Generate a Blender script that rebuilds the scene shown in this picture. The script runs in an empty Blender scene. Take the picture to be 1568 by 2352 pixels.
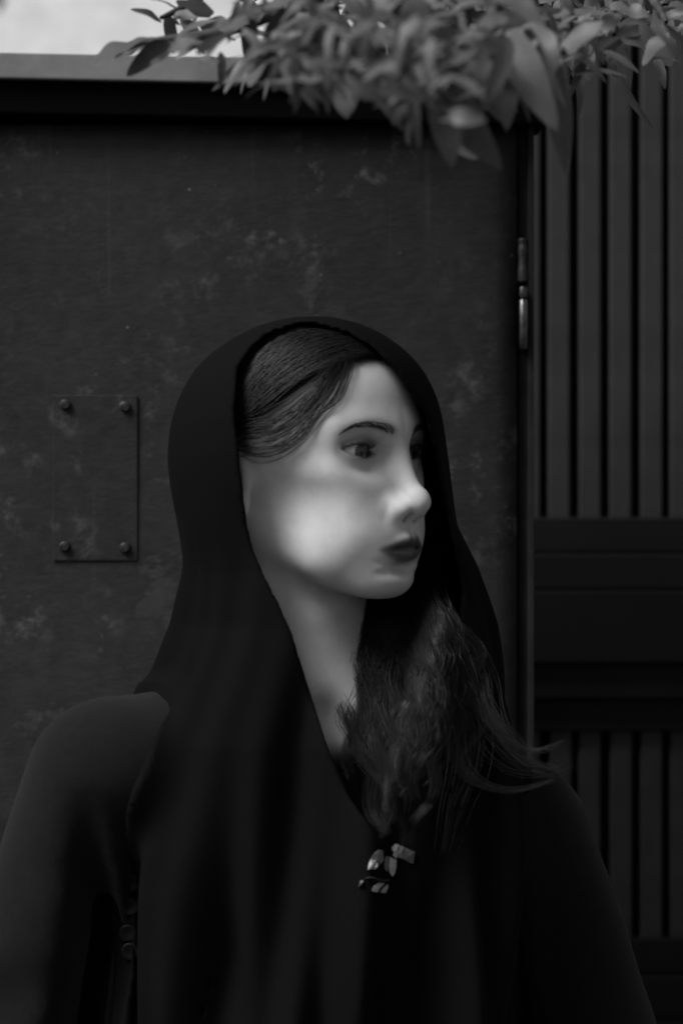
import bpy, math, random
import numpy as np
from mathutils import Vector, Matrix

# ------------------------------------------------------------------ camera, sky, sun, exposure
scene = bpy.context.scene
col = scene.collection
R = math.radians
rng = np.random.default_rng(7)
random.seed(7)

CAMZ = 1.50
cam_data = bpy.data.cameras.new('camera')
cam_data.sensor_fit = 'HORIZONTAL'
cam_data.sensor_width = 24.0
cam_data.lens = 85.0
cam_data.clip_start = 0.05
cam_data.clip_end = 600.0
cam_data.dof.use_dof = True
cam_data.dof.focus_distance = 1.91
cam_data.dof.aperture_fstop = 5.4
cam_data.dof.aperture_blades = 9
cam = bpy.data.objects.new('camera', cam_data)
cam.location = (0, 0, CAMZ)
cam.rotation_euler = (R(90), 0, 0)
col.objects.link(cam)
scene.camera = cam

SUN_EL, SUN_AZ = 51.0, 236.0      # overcast glow: in front of the woman, to her right (image left)
world = bpy.data.worlds.new('World')
scene.world = world
world.use_nodes = True
wn = world.node_tree
for n in list(wn.nodes):
    wn.nodes.remove(n)
sky = wn.nodes.new('ShaderNodeTexSky')
sky.sky_type = 'NISHITA'
sky.sun_disc = False
sky.sun_elevation = R(SUN_EL)
sky.sun_rotation = R(SUN_AZ)
sky.air_density = 1.0
sky.dust_density = 4.0
bw = wn.nodes.new('ShaderNodeRGBToBW')       # black-and-white photograph
bg = wn.nodes.new('ShaderNodeBackground')
bg.inputs['Strength'].default_value = 0.08
wo = wn.nodes.new('ShaderNodeOutputWorld')
wn.links.new(sky.outputs[0], bw.inputs[0])
wn.links.new(bw.outputs[0], bg.inputs['Color'])
wn.links.new(bg.outputs[0], wo.inputs['Surface'])

sun_data = bpy.data.lights.new('sun', 'SUN')
sun_data.energy = 3.2
sun_data.angle = R(26)
sun_data.color = (1, 1, 1)
sun = bpy.data.objects.new('sun', sun_data)
az = R(SUN_AZ)
to_sun = Vector((math.sin(az) * math.cos(R(SUN_EL)), math.cos(az) * math.cos(R(SUN_EL)), math.sin(R(SUN_EL))))
sun.rotation_euler = to_sun.to_track_quat('Z', 'Y').to_euler()
sun.location = (0, 0, 6)
col.objects.link(sun)

scene.view_settings.view_transform = 'Standard'
scene.view_settings.look = 'None'
scene.view_settings.gamma = 1.0
scene.view_settings.use_curve_mapping = False
scene.view_settings.exposure = 0.3
scene.render.engine = 'CYCLES'
scene.cycles.use_denoising = True
scene.cycles.max_bounces = 6

# ------------------------------------------------------------------ helpers
K = 12.0 / 85.0 / 784.0


def at(px, py, Y):
    """a point of the photograph (1568 wide) at the real depth Y"""
    return np.array([(px - 784) * K * Y, Y, CAMZ + (1176 - py) * K * Y])


def link(o, parent=None):
    col.objects.link(o)
    if parent is not None:
        o.parent = parent
    return o


def tag(o, label=None, cat=None, group=None, kind=None):
    if label: o['label'] = label
    if cat: o['category'] = cat
    if group: o['group'] = group
    if kind: o['kind'] = kind
    return o


def empty(name, loc=(0, 0, 0)):
    o = bpy.data.objects.new(name, None)
    o.location = loc
    o.empty_display_size = 0.05
    return link(o)


def mesh_np(name, v, faces, smooth=True):
    """faces: int array (n,k)"""
    me = bpy.data.meshes.new(name)
    v = np.asarray(v, np.float32)
    f = np.asarray(faces, np.int32)
    n, k = f.shape
    me.vertices.add(len(v)); me.vertices.foreach_set('co', v.ravel())
    me.loops.add(n * k); me.loops.foreach_set('vertex_index', f.ravel())
    me.polygons.add(n)
    me.polygons.foreach_set('loop_start', np.arange(n, dtype=np.int32) * k)
    me.polygons.foreach_set('loop_total', np.full(n, k, np.int32))
    me.polygons.foreach_set('use_smooth', np.full(n, smooth, bool))
    me.update(calc_edges=True)
    me.validate()
    return me


def obj(name, me, mat, parent=None, world=None):
    o = bpy.data.objects.new(name, me)
    if mat is not None and not me.materials:
        me.materials.append(mat)
    link(o, parent)
    if parent is not None:      # geometry is given in world coordinates
        o.matrix_parent_inverse = Matrix.Translation(parent.location).inverted()
    return o


def box_mesh(name, x0, x1, y0, y1, z0, z1, bev=0.0, smooth=False):
    import bmesh
    bm = bmesh.new()
    bmesh.ops.create_cube(bm, size=1)
    for v in bm.verts:
        v.co = Vector((x0 + (v.co.x + .5) * (x1 - x0), y0 + (v.co.y + .5) * (y1 - y0), z0 + (v.co.z + .5) * (z1 - z0)))
    if bev > 0:
        bmesh.ops.bevel(bm, geom=list(bm.edges), offset=bev, segments=2, affect='EDGES', profile=0.6)
    me = bpy.data.meshes.new(name)
    bm.to_mesh(me); bm.free()
    return me


def lathe_mesh(name, prof, seg=24, axis='y'):
    """prof: list of (r, h); h runs along the axis"""
    v, f = [], []
    n = len(prof)
    for r, h in prof:
        for k in range(seg):
            a = 2 * math.pi * k / seg
            c, s = r * math.cos(a), r * math.sin(a)
            v.append((c, h, s) if axis == 'y' else (c, s, h))
    for i in range(n - 1):
        for k in range(seg):
            f.append((i * seg + k, i * seg + (k + 1) % seg, (i + 1) * seg + (k + 1) % seg, (i + 1) * seg + k))
    return mesh_np(name, v, f)


def spline(pts, m):
    """Catmull-Rom through pts, m samples, (.., n, 3) -> (.., m, 3)"""
    p = np.asarray(pts, float)
    n = p.shape[-2]
    t = np.linspace(0, n - 1, m)
    i = np.clip(t.astype(int), 0, n - 2)
    u = (t - i)[:, None]
    g = lambda k: p[..., np.clip(k, 0, n - 1), :]
    p0, p1, p2, p3 = g(i - 1), g(i), g(i + 1), g(i + 2)
    return .5 * (2 * p1 + (p2 - p0) * u + (2 * p0 - 5 * p1 + 4 * p2 - p3) * u ** 2 + (3 * p1 - p0 - 3 * p2 + p3) * u ** 3)


def tubes(name, P, rad, sides=3, tip=0.15, mat=None, parent=None, root=1.0):
    """P (N,M,3) strands -> one mesh; rad scalar or (N,)"""
    P = np.asarray(P, float)
    N, M, _ = P.shape
    T = np.gradient(P, axis=1)
    T /= np.linalg.norm(T, axis=2, keepdims=True) + 1e-12
    ref = np.where(np.abs(T[..., 2:3]) < .9, np.array([0, 0, 1.]), np.array([1., 0, 0]))
    A = np.cross(T, ref); A /= np.linalg.norm(A, axis=2, keepdims=True) + 1e-12
    B = np.cross(T, A)
    s = np.linspace(0, 1, M)
    taper = np.interp(s, [0, .12, .6, 1], [root, 1, .9, tip])
    r = np.broadcast_to(np.asarray(rad, float), (N,))[:, None] * taper[None]
    V = np.empty((N, M, sides, 3))
    for k in range(sides):
        a = 2 * math.pi * k / sides
        V[:, :, k] = P + r[..., None] * (math.cos(a) * A + math.sin(a) * B)
    idx = np.arange(N * M * sides).reshape(N, M, sides)
    q = []
    for k in range(sides):
        k2 = (k + 1) % sides
        q.append(np.stack([idx[:, :-1, k], idx[:, :-1, k2], idx[:, 1:, k2], idx[:, 1:, k]], -1).reshape(-1, 4))
    me = mesh_np(name, V.reshape(-1, 3), np.concatenate(q))
    return obj(name, me, mat, parent)


# ---- signed distance modelling: smooth solids meshed with surface nets
def smin(a, b, k):
    h = np.maximum(k - np.abs(a - b), 0) / k
    return np.minimum(a, b) - h * h * k * .25


def smax(a, b, k):
    return -smin(-a, -b, k)


def ell(p, c, r):
    q = (p - np.asarray(c, np.float32)) / np.asarray(r, np.float32)
    k0 = np.sqrt((q * q).sum(-1)) + 1e-9
    q2 = q / np.asarray(r, np.float32)
    k1 = np.sqrt((q2 * q2).sum(-1)) + 1e-9
    return k0 * (k0 - 1) / k1


def cap(p, a, b, ra, rb):
    a = np.asarray(a, np.float32); b = np.asarray(b, np.float32)
    ab = b - a
    t = np.clip(((p - a) @ ab) / float(ab @ ab), 0, 1)
    d = p - a - t[..., None] * ab
    return np.sqrt((d * d).sum(-1)) - (ra + (rb - ra) * t)


def sph(p, c, r):
    d = p - np.asarray(c, np.float32)
    return np.sqrt((d * d).sum(-1)) - r


def feval(f, p, chunk=150000):
    out = np.empty(len(p), np.float32)
    for i in range(0, len(p), chunk):
        out[i:i + chunk] = f(p[i:i + chunk])
    return out


def fgrad(f, p, e=4e-4):
    g = np.empty_like(p)
    for k in range(3):
        d = np.zeros(3, np.float32); d[k] = e
        g[:, k] = (feval(f, p + d) - feval(f, p - d)) / (2 * e)
    return g


def surfnet(f, xs, ys, zs, B=8, newton=2, slack=1.4):
    xs, ys, zs = (np.asarray(a, np.float32) for a in (xs, ys, zs))
    n = (len(xs), len(ys), len(zs))
    V = np.empty(n, np.float32)
    bl = []
    ax = []
    for a in (xs, ys, zs):
        st = np.arange(0, len(a), B)
        en = np.minimum(st + B, len(a)) - 1
        ax.append((st, (a[st] + a[en]) / 2, (a[en] - a[st]) / 2))
    C = np.stack(np.meshgrid(ax[0][1], ax[1][1], ax[2][1], indexing='ij'), -1)
    Hd = np.sqrt(ax[0][2][:, None, None] ** 2 + ax[1][2][None, :, None] ** 2 + ax[2][2][None, None, :] ** 2)
    D = feval(f, C.reshape(-1, 3).astype(np.float32)).reshape(C.shape[:3])
    V[:] = np.repeat(np.repeat(np.repeat(D, B, 0), B, 1), B, 2)[:n[0], :n[1], :n[2]]
    act = np.abs(D) < slack * Hd + .004
    A = np.repeat(np.repeat(np.repeat(act, B, 0), B, 1), B, 2)[:n[0], :n[1], :n[2]]
    I = np.argwhere(A)
    V[A] = feval(f, np.stack([xs[I[:, 0]], ys[I[:, 1]], zs[I[:, 2]]], -1))
    s = V < 0
    c = [s[i:n[0] - 1 + i, j:n[1] - 1 + j, k:n[2] - 1 + k] for i in (0, 1) for j in (0, 1) for k in (0, 1)]
    cnt = sum(x.astype(np.int8) for x in c)
    cells = np.argwhere((cnt > 0) & (cnt < 8))
    vid = np.full((n[0] - 1, n[1] - 1, n[2] - 1), -1, np.int32)
    vid[tuple(cells.T)] = np.arange(len(cells))
    acc = np.zeros((len(cells), 3), np.float32); w = np.zeros(len(cells), np.float32)
    corners = [(i, j, k) for i in (0, 1) for j in (0, 1) for k in (0, 1)]
    axs = (xs, ys, zs)
    for a in corners:
        for d in range(3):
            if a[d]: continue
            b = list(a); b[d] = 1
            ia = cells + np.array(a); ib = cells + np.array(b)
            va = V[tuple(ia.T)]; vb = V[tuple(ib.T)]
            m = (va < 0) != (vb < 0)
            t = np.where(m, va / np.where(m, va - vb, 1), 0)
            p = np.stack([axs[e][ia[:, e]] + (t * (axs[e][ib[:, e]] - axs[e][ia[:, e]]) if e == d else 0) for e in range(3)], -1)
            acc[m] += p[m]; w[m] += 1
    P = acc / w[:, None]
    Q = []
    for d in range(3):
        e1, e2 = (d + 1) % 3, (d + 2) % 3
        sl = [slice(None)] * 3; sl2 = [slice(None)] * 3
        sl[d] = slice(0, n[d] - 1); sl2[d] = slice(1, n[d])
        for e in (e1, e2):
            sl[e] = slice(1, n[e] - 1); sl2[e] = slice(1, n[e] - 1)
        a, b = s[tuple(sl)], s[tuple(sl2)]
        E = np.argwhere(a != b)
        flip = a[tuple(E.T)]
        E = E.copy(); E[:, e1] += 1; E[:, e2] += 1
        def g(o1, o2):
            i = E.copy(); i[:, e1] -= o1; i[:, e2] -= o2
            return vid[tuple(i.T)]
        q = np.stack([g(1, 1), g(0, 1), g(0, 0), g(1, 0)], -1)
        q[~flip] = q[~flip][:, ::-1]
        Q.append(q)
    Q = np.concatenate(Q)
    Q = Q[(Q >= 0).all(1)]
    for _ in range(newton):
        dd = feval(f, P); G = fgrad(f, P)
        g2 = (G * G).sum(1) + 1e-6
        st = np.clip(dd / np.maximum(g2, .3), -.0025, .0025)
        P = P - st[:, None] * G
    return P, Q


def axis(*spans):
    """axis((x0, x1, step), ...) contiguous spans with their own step"""
    out = []
    for a, b, st in spans:
        out.append(np.linspace(a, b, max(2, int(round((b - a) / st)) + 1))[:-1])
    out.append(np.array([spans[-1][1]]))
    return np.concatenate(out)


# ------------------------------------------------------------------ materials
def mat(name, c, rough=.6, spec=.3, metal=0., noise=None, bump=None, sheen=0., attr=None, sss=0., transl=0., aniso=0.):
    """noise: (scale, low, high, detail) multiplies the colour; bump: (scale, strength, distance)"""
    m = bpy.data.materials.new(name)
    m.use_nodes = True
    nt = m.node_tree
    b = nt.nodes['Principled BSDF']
    b.inputs['Base Color'].default_value = (c, c, c, 1)
    b.inputs['Roughness'].default_value = rough
    b.inputs['Specular IOR Level'].default_value = spec
    b.inputs['Metallic'].default_value = metal
    if sheen:
        b.inputs['Sheen Weight'].default_value = sheen
        b.inputs['Sheen Roughness'].default_value = .5
    if sss:
        b.inputs['Subsurface Weight'].default_value = sss
        b.inputs['Subsurface Radius'].default_value = (.004, .004, .004)
        b.inputs['Subsurface Scale'].default_value = 1.0
    L = nt.links.new
    tc = nt.nodes.new('ShaderNodeTexCoord')
    cur = None
    if noise:
        t = nt.nodes.new('ShaderNodeTexNoise')
        t.inputs['Scale'].default_value = noise[0]
        t.inputs['Detail'].default_value = noise[3] if len(noise) > 3 else 5
        t.inputs['Roughness'].default_value = .62
        L(tc.outputs['Object'], t.inputs['Vector'])
        mr = nt.nodes.new('ShaderNodeMapRange')
        mr.inputs['From Min'].default_value = .3; mr.inputs['From Max'].default_value = .7
        mr.inputs['To Min'].default_value = noise[1] * c; mr.inputs['To Max'].default_value = noise[2] * c
        L(t.outputs['Fac'], mr.inputs['Value'])
        cur = mr.outputs['Result']
    if attr:
        a = nt.nodes.new('ShaderNodeAttribute'); a.attribute_name = attr
        mu = nt.nodes.new('ShaderNodeMath'); mu.operation = 'MULTIPLY'
        L(a.outputs['Fac'], mu.inputs[0])
        if cur is None: mu.inputs[1].default_value = c
        else: L(cur, mu.inputs[1])
        cur = mu.outputs[0]
    if cur is not None:
        L(cur, b.inputs['Base Color'])
    if bump:
        t = nt.nodes.new('ShaderNodeTexNoise')
        t.inputs['Scale'].default_value = bump[0]; t.inputs['Detail'].default_value = 6
        L(tc.outputs['Object'], t.inputs['Vector'])
        bp = nt.nodes.new('ShaderNodeBump')
        bp.inputs['Strength'].default_value = bump[1]; bp.inputs['Distance'].default_value = bump[2]
        L(t.outputs['Fac'], bp.inputs['Height'])
        L(bp.outputs['Normal'], b.inputs['Normal'])
    if transl:
        tr = nt.nodes.new('ShaderNodeBsdfTranslucent')
        tr.inputs['Color'].default_value = (c, c, c, 1)
        mx = nt.nodes.new('ShaderNodeMixShader'); mx.inputs[0].default_value = transl
        L(b.outputs[0], mx.inputs[1]); L(tr.outputs[0], mx.inputs[2])
        if cur is not None: L(cur, tr.inputs['Color'])
        L(mx.outputs[0], nt.nodes['Material Output'].inputs['Surface'])
    return m

FINE = .0017
HAIRY = .0
# ------------------------------------------------------------------ ground
M_ground = mat('pavement', .07, rough=.9, spec=.2, noise=(3, .7, 1.2), bump=(60, .4, .004))
g = obj('ground', mesh_np('ground', [(-150, -150, 0), (150, -150, 0), (150, 150, 0), (-150, 150, 0)], [(0, 1, 2, 3)], smooth=False), M_ground)
tag(g, kind='structure')

# ------------------------------------------------------------------ metal cabinet
def door_material():
    m = bpy.data.materials.new('black_door_paint'); m.use_nodes = True
    nt = m.node_tree; L = nt.links.new
    b = nt.nodes['Principled BSDF']
    tc = nt.nodes.new('ShaderNodeTexCoord')

    def noise(scale, detail=5, rough=.6, dist=0., stretch=None):
        t = nt.nodes.new('ShaderNodeTexNoise')
        t.inputs['Scale'].default_value = scale; t.inputs['Detail'].default_value = detail
        t.inputs['Roughness'].default_value = rough; t.inputs['Distortion'].default_value = dist
        if stretch:
            mp = nt.nodes.new('ShaderNodeMapping'); mp.inputs['Scale'].default_value = stretch
            L(tc.outputs['Object'], mp.inputs[0]); L(mp.outputs[0], t.inputs['Vector'])
        else:
            L(tc.outputs['Object'], t.inputs['Vector'])
        return t.outputs['Fac']

    def rng_(v, a, b_, lo, hi, smooth=False):
        r = nt.nodes.new('ShaderNodeMapRange')
        if smooth: r.interpolation_type = 'SMOOTHSTEP'
        for k, val in (('From Min', a), ('From Max', b_), ('To Min', lo), ('To Max', hi)):
            r.inputs[k].default_value = val
        L(v, r.inputs['Value']); return r.outputs['Result']

    def op(o, a, c):
        n = nt.nodes.new('ShaderNodeMath'); n.operation = o
        for i, v in enumerate((a, c)):
            if isinstance(v, (int, float)): n.inputs[i].default_value = v
            else: L(v, n.inputs[i])
        return n.outputs[0]
    base = rng_(noise(2.3, 4), .3, .7, .015, .024)
    fine = rng_(noise(55, 6, .7), .3, .7, .75, 1.25)
    # worn, dusty patches: large clusters that hold many small scuffs
    clus = op('MULTIPLY', rng_(noise(5.5, 3, .5, .3), .44, .62, 0, 1, True), rng_(noise(1.9, 2), .42, .58, .15, 1.25, True))
    spots = rng_(noise(38, 8, .75, .15), .52, .70, 0, 1, True)
    scuff = op('MULTIPLY', clus, spots)
    patch = rng_(noise(15, 6, .65, .25), .56, .64, 0, .5, True)
    patch = op('MULTIPLY', patch, rng_(noise(3.1, 2), .45, .6, 0, 1, True))
    # tiny chips
    v = nt.nodes.new('ShaderNodeTexVoronoi'); v.inputs['Scale'].default_value = 60
    L(tc.outputs['Object'], v.inputs['Vector'])
    chips = op('MULTIPLY', rng_(v.outputs['Distance'], .05, .11, 1, 0, True), rng_(noise(9, 2), .48, .66, 0, 1, True))
    streak = op('MULTIPLY', rng_(noise(1.0, 5, .6, 0, (70, 1, 2.2)), .60, .74, 0, 1, True), rng_(noise(2.6, 2), .50, .62, 0, 1, True))
    base = op('MULTIPLY', base, rng_(noise(1.6, 3, .5, .5), .35, .65, .72, 1.25))
    c = op('MULTIPLY', base, fine)
    c = op('ADD', c, op('MULTIPLY', streak, .022))
    c = op('ADD', c, op('MULTIPLY', scuff, .050))
    c = op('ADD', c, op('MULTIPLY', patch, .030))
    chips = op('MULTIPLY', chips, rng_(noise(210, 3, .6), .48, .58, 0, 1, True))
    c = op('ADD', c, op('MULTIPLY', chips, .11))
    L(c, b.inputs['Base Color'])
    b.inputs['Specular IOR Level'].default_value = .18
    L(rng_(noise(12), .3, .7, .45, .75), b.inputs['Roughness'])
    h = op('ADD', op('MULTIPLY', noise(160, 5, .7, 0, (.45, 1, 1)), .5), op('MULTIPLY', noise(22, 6, .6), .5))
    h = op('ADD', h, op('MULTIPLY', patch, -.5))
    h = op('ADD', h, op('MULTIPLY', chips, .6))
    bp = nt.nodes.new('ShaderNodeBump'); bp.inputs['Strength'].default_value = .6; bp.inputs['Distance'].default_value = .0022
    L(h, bp.inputs['Height']); L(bp.outputs[0], b.inputs['Normal'])
    return m


M_door = door_material()
M_frame = mat('frame_paint', .011, rough=.6, spec=.2, noise=(30, .6, 1.5), bump=(90, .3, .001))
M_canopy = mat('canopy_metal', .165, rough=.6, spec=.3, noise=(14, .75, 1.25), bump=(60, .3, .001))
M_under = mat('shade_strip_black', .0025, rough=.9, spec=.02)  # near-black: shade under the overhanging top put into the colour
M_screw = mat('screw_metal', .016, rough=.5, spec=.4, noise=(300, .5, 1.5))
M_steel = mat('worn_steel', .14, rough=.28, spec=.5, metal=.95, noise=(120, .25, 1.6), bump=(300, .4, .0006))

YD = 2.25
cab = empty('metal_cabinet', (-.40, 2.40, 0))
tag(cab, 'black painted metal cabinet with scuffed door, bolted cover plate and flat overhanging top', 'cabinet')
X_R = at(1187, 0, YD)[0]
Z_T = at(0, 284, YD)[2]
X_L = -1.05
# door leaf, its slightly buckled sheet
nx_, nz_ = 60, 90
xs = np.linspace(X_L, X_R, nx_); zs = np.linspace(.10, Z_T, nz_)
gx, gz = np.meshgrid(xs, zs, indexing='ij')
gy = YD + .0016 * np.sin(5.1 * gx + 2 * gz) * np.sin(3.7 * gz + 1) - .0010 * np.sin(11 * gx - 3 * gz)
edge = np.minimum(np.minimum(gx - X_L, X_R - gx), np.minimum(gz - .10, Z_T - gz))
gy = np.where(edge < 1e-6, YD + .004, gy)
fr = np.stack([gx, gy, gz], -1).reshape(-1, 3)
bk = fr.copy(); bk[:, 1] = YD + .035
idx = np.arange(nx_ * nz_).reshape(nx_, nz_)
q = np.stack([idx[:-1, :-1], idx[1:, :-1], idx[1:, 1:], idx[:-1, 1:]], -1).reshape(-1, 4)
n0 = nx_ * nz_
loop = np.concatenate([idx[:, 0], idx[-1, 1:], idx[-2::-1, -1], idx[0, -2:0:-1]])
sd = np.stack([loop, loop + n0, np.roll(loop, -1) + n0, np.roll(loop, -1)], -1)
obj('door_panel', mesh_np('door_panel', np.concatenate([fr, bk]), np.concatenate([q, q[:, ::-1] + n0, sd])), M_door, cab)
X_S = at(1224, 0, YD)[0]
obj('cabinet_body', box_mesh('cabinet_body', X_L - .03, X_R - .004, YD + .04, 2.52, .02, Z_T + .004), M_frame, cab)
obj('frame_post', box_mesh('frame_post', X_R + .0016, X_S, YD + .012, 2.53, .012, Z_T + .006, .002), M_frame, cab)
obj('frame_edge', box_mesh('frame_edge', X_S - .0045, X_S + .001, YD + .002, YD + .0118, .012, Z_T + .002, .0008), M_frame, cab)
obj('plinth', box_mesh('plinth', X_L, X_R, YD + .012, 2.50, 0, .09, .002), M_frame, cab)
# overhanging top, leaning a little, over a black strip standing in for the shade beneath it
YC = 2.222
cm = box_mesh('canopy', X_L - .05, at(1262, 0, YC)[0], YC, 2.56, 0, .0235, .0015)
can = obj('canopy', cm, M_canopy, cab)
can.rotation_euler = (0, R(1.15), 0)
zc = at(0, 180, YC)[2]
can.location = (0, 0, zc - (.27) * math.sin(R(1.15)))
hm = box_mesh('shade_strip', X_L - .02, at(1252, 0, YC)[0], YC + .008, YD + .05, -.031, -.0006, .002)
hr = obj('shade_strip', hm, M_under, cab)
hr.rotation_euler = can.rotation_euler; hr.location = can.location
obj('inner_rail', box_mesh('inner_rail', X_L, X_S - .001, YD + .011, YD + .06, Z_T + .007, zc - .018, .001), M_frame, cab)

# cover plate and its four screws
p0, p1 = at(122, 907, YD), at(316, 1288, YD)
pl = obj('cover_plate', box_mesh('cover_plate', p0[0], p1[0], YD - .0011, YD + .001, p1[2], p0[2], .0009), M_door, cab)
sm = lathe_mesh('screw', [(r_ * .8, h_) for r_, h_ in [(.0001, -.0030), (.0020, -.0030), (.0024, -.0016), (.0030, -.0034), (.0052, -.0026), (.0062, -.0006), (.0064, .0015), (.0088, .0018), (.0090, .0030)]], 20)
for (sx, sy) in ((151, 929), (288, 934), (149, 1255), (287, 1258)):
    o = obj('screw', sm, M_screw, pl)
    o.matrix_parent_inverse = Matrix.Identity(4)
    c = at(sx, sy, YD)
    o.location = (c[0], YD - .0026, c[2])
    o.rotation_euler = (R(random.uniform(-3, 3)), random.uniform(0, 3), R(random.uniform(-3, 3)))
# hinges
for (ya, yb, bright) in ((655, 802, 1), (1905, 2052, 1)):
    a, b = at(1203, ya, YD - .008), at(1203, yb, YD - .008)
    hg = obj('hinge', box_mesh('hinge', a[0] - .0016, X_S - .006, YD + .001, YD + .0115, b[2], a[2], .0006), M_frame, cab)
    zs_ = [b[2], b[2] + .80 * (a[2] - b[2]), a[2]]
    for k in range(2):
        km = lathe_mesh('knuckle', [(.0001, zs_[k] + .0008), (.0032, zs_[k] + .0008), (.0040, zs_[k] + .0018), (.0040, zs_[k + 1] - .0018), (.0032, zs_[k + 1] - .0008), (.0001, zs_[k + 1] - .0008)], 16, 'z')
        o = obj('knuckle', km, M_steel, hg)
        o.matrix_parent_inverse = Matrix.Identity(4)
        o.location = (a[0] - .0005, YD - .004, 0)
# worn lump of old paint above the hinge
a, b = at(1201, 545, YD), at(1201, 648, YD)
n = 40
zz = np.linspace(b[2], a[2], n); rr = .0036 + .0012 * np.interp(np.linspace(0, 7, n), np.arange(8), rng.random(8)); rr[0] = rr[-1] = .0004
v, f = [], []
for i in range(n):
    for k in range(12):
        t = 2 * math.pi * k / 12
        r_ = rr[i] * (1 + .12 * rng.random())
        v.append((a[0] + r_ * math.cos(t), YD + .004 + r_ * math.sin(t), zz[i]))
for i in range(n - 1):
    for k in range(12):
        f.append((i * 12 + k, i * 12 + (k + 1) % 12, (i + 1) * 12 + (k + 1) % 12, (i + 1) * 12 + k))
obj('rusty_bracket', mesh_np('rusty_bracket', v, f), M_screw, cab)

# ------------------------------------------------------------------ slatted gate
YF = 2.86
M_slat = mat('slat_paint', .030, rough=.6, spec=.18, noise=(22, .85, 1.15), bump=(40, .25, .001))
M_rail = mat('rail_paint', .006, rough=.6, spec=.15, noise=(18, .8, 1.25), bump=(40, .25, .001))
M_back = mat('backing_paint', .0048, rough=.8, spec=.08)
gate = empty('slatted_gate', (.45, YF, 0))
tag(gate, 'dark gate of upright slats with stepped horizontal boards across its middle', 'gate')
w_px = 50
slats_px = [1189 + 69.6 * k for k in range(-1, 14)]
XA, XB = at(slats_px[0] - 12, 0, YF)[0], at(slats_px[-1] + 70, 0, YF)[0]
zmid1, zmid0 = at(0, 1187, YF)[2], at(0, 1678, YF)[2]
zlow = at(0, 2150, YF)[2]
zr = [at(0, p, YF)[2] for p in (1187, 1270, 1354, 1520, 1602, 1660, 1678)]
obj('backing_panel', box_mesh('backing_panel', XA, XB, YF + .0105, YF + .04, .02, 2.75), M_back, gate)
W = w_px * K * YF
up_m = box_mesh('slat', 0, W, -.010, .0095, zmid1 - .01, 2.70, .003)
lo_m = box_mesh('slat', 0, W, -.010, .0095, zlow - .01, zmid0 + .01, .003)
bt_m = box_mesh('slat', 0, W, -.010, .0095, .10, .62, .003)
for i, px in enumerate(slats_px):
    for m_ in (up_m, lo_m, bt_m):
        o = obj('slat', m_, M_slat, gate)
        o.location = (at(px, 0, YF)[0], YF + random.uniform(-.001, .001), 0)
        o.rotation_euler = (0, R(random.uniform(-.05, .05)), 0)
steps = [(zr[1], zr[0], .018), (zr[2], zr[1], .030), (zr[3], zr[2], .040), (zr[4], zr[3], .030), (zr[6], zr[4], .018)]
for (a, b, pr) in steps:
    obj('rail_board', box_mesh('rail_board', XA - .004, XB, YF - pr, YF + .0195, a + .0005, b - .0005, .0025), M_rail, gate)
zb = [at(0, p, YF)[2] for p in (2150, 2232, 2330, 2600)]
for k, pr in enumerate((.018, .030, .040)):
    obj('rail_board', box_mesh('rail_board', XA - .004, XB, YF - pr, YF + .0195, zb[k + 1] + .0005, zb[k] - .0005, .0025), M_rail, gate)
obj('bottom_rail', box_mesh('bottom_rail', XA - .004, XB, YF - .02, YF + .0195, .03, .11, .002), M_rail, gate)
obj('top_rail', box_mesh('top_rail', XA - .004, XB, YF - .02, YF + .0195, 2.69, 2.80, .002), M_rail, gate)
obj('gate_post', box_mesh('gate_post', XB + .002, XB + .08, YF - .03, YF + .05, 0, 2.85, .003), M_rail, gate)
obj('gate_post', box_mesh('gate_post', XA - .07, XA - .006, YF - .03, YF + .05, 0, 2.85, .003), M_rail, gate)

# ------------------------------------------------------------------ climbing plant over the cabinet
M_leaf = mat('leaf', .10, rough=.5, spec=.4, noise=(40, .75, 1.25), transl=.3)
M_stem = mat('stem', .05, rough=.8, spec=.2, noise=(60, .6, 1.4))


def leaf_mesh(name, wid, droop, cup, wav, n=14, power=1.0):
    """unit-length leaf along +X, z up; width as a share of the length"""
    v, f = [], []
    for i in range(n + 1):
        t = i / n
        w = wid * (math.sin(math.pi * t ** power) ** .62 * (1 - .25 * t) * 1.15 if 0 < t < 1 else 0) + .003
        zc_ = -droop * t * t
        for j, s in enumerate((-1, -.5, 0, .5, 1)):
            zz_ = zc_ + cup * abs(s) * w + wav * math.sin(9 * t + 2 * s) * w * abs(s)
            v.append((t, s * w, zz_))
    for i in range(n):
        for j in range(4):
            a = i * 5 + j
            f.append((a, a + 5, a + 6, a + 1))
    return mesh_np(name, v, f)


LEAVES = [leaf_mesh('leaf', .14, .22, .18, .12, power=.85), leaf_mesh('leaf', .18, .36, .14, .16, power=.9),
          leaf_mesh('leaf', .26, .16, .12, .14, power=.85), leaf_mesh('leaf', .30, .26, .14, .12, power=.85),
          leaf_mesh('leaf', .10, .42, .25, .10, power=.85), leaf_mesh('leaf', .22, .05, .15, .3, power=.9)]
for m_ in LEAVES: m_.materials.append(M_leaf)
vine = empty('climbing_plant', (.05, 2.62, 0))
tag(vine, 'leafy plant with broad and long drooping leaves hanging over the cabinet top', 'plant')


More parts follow.
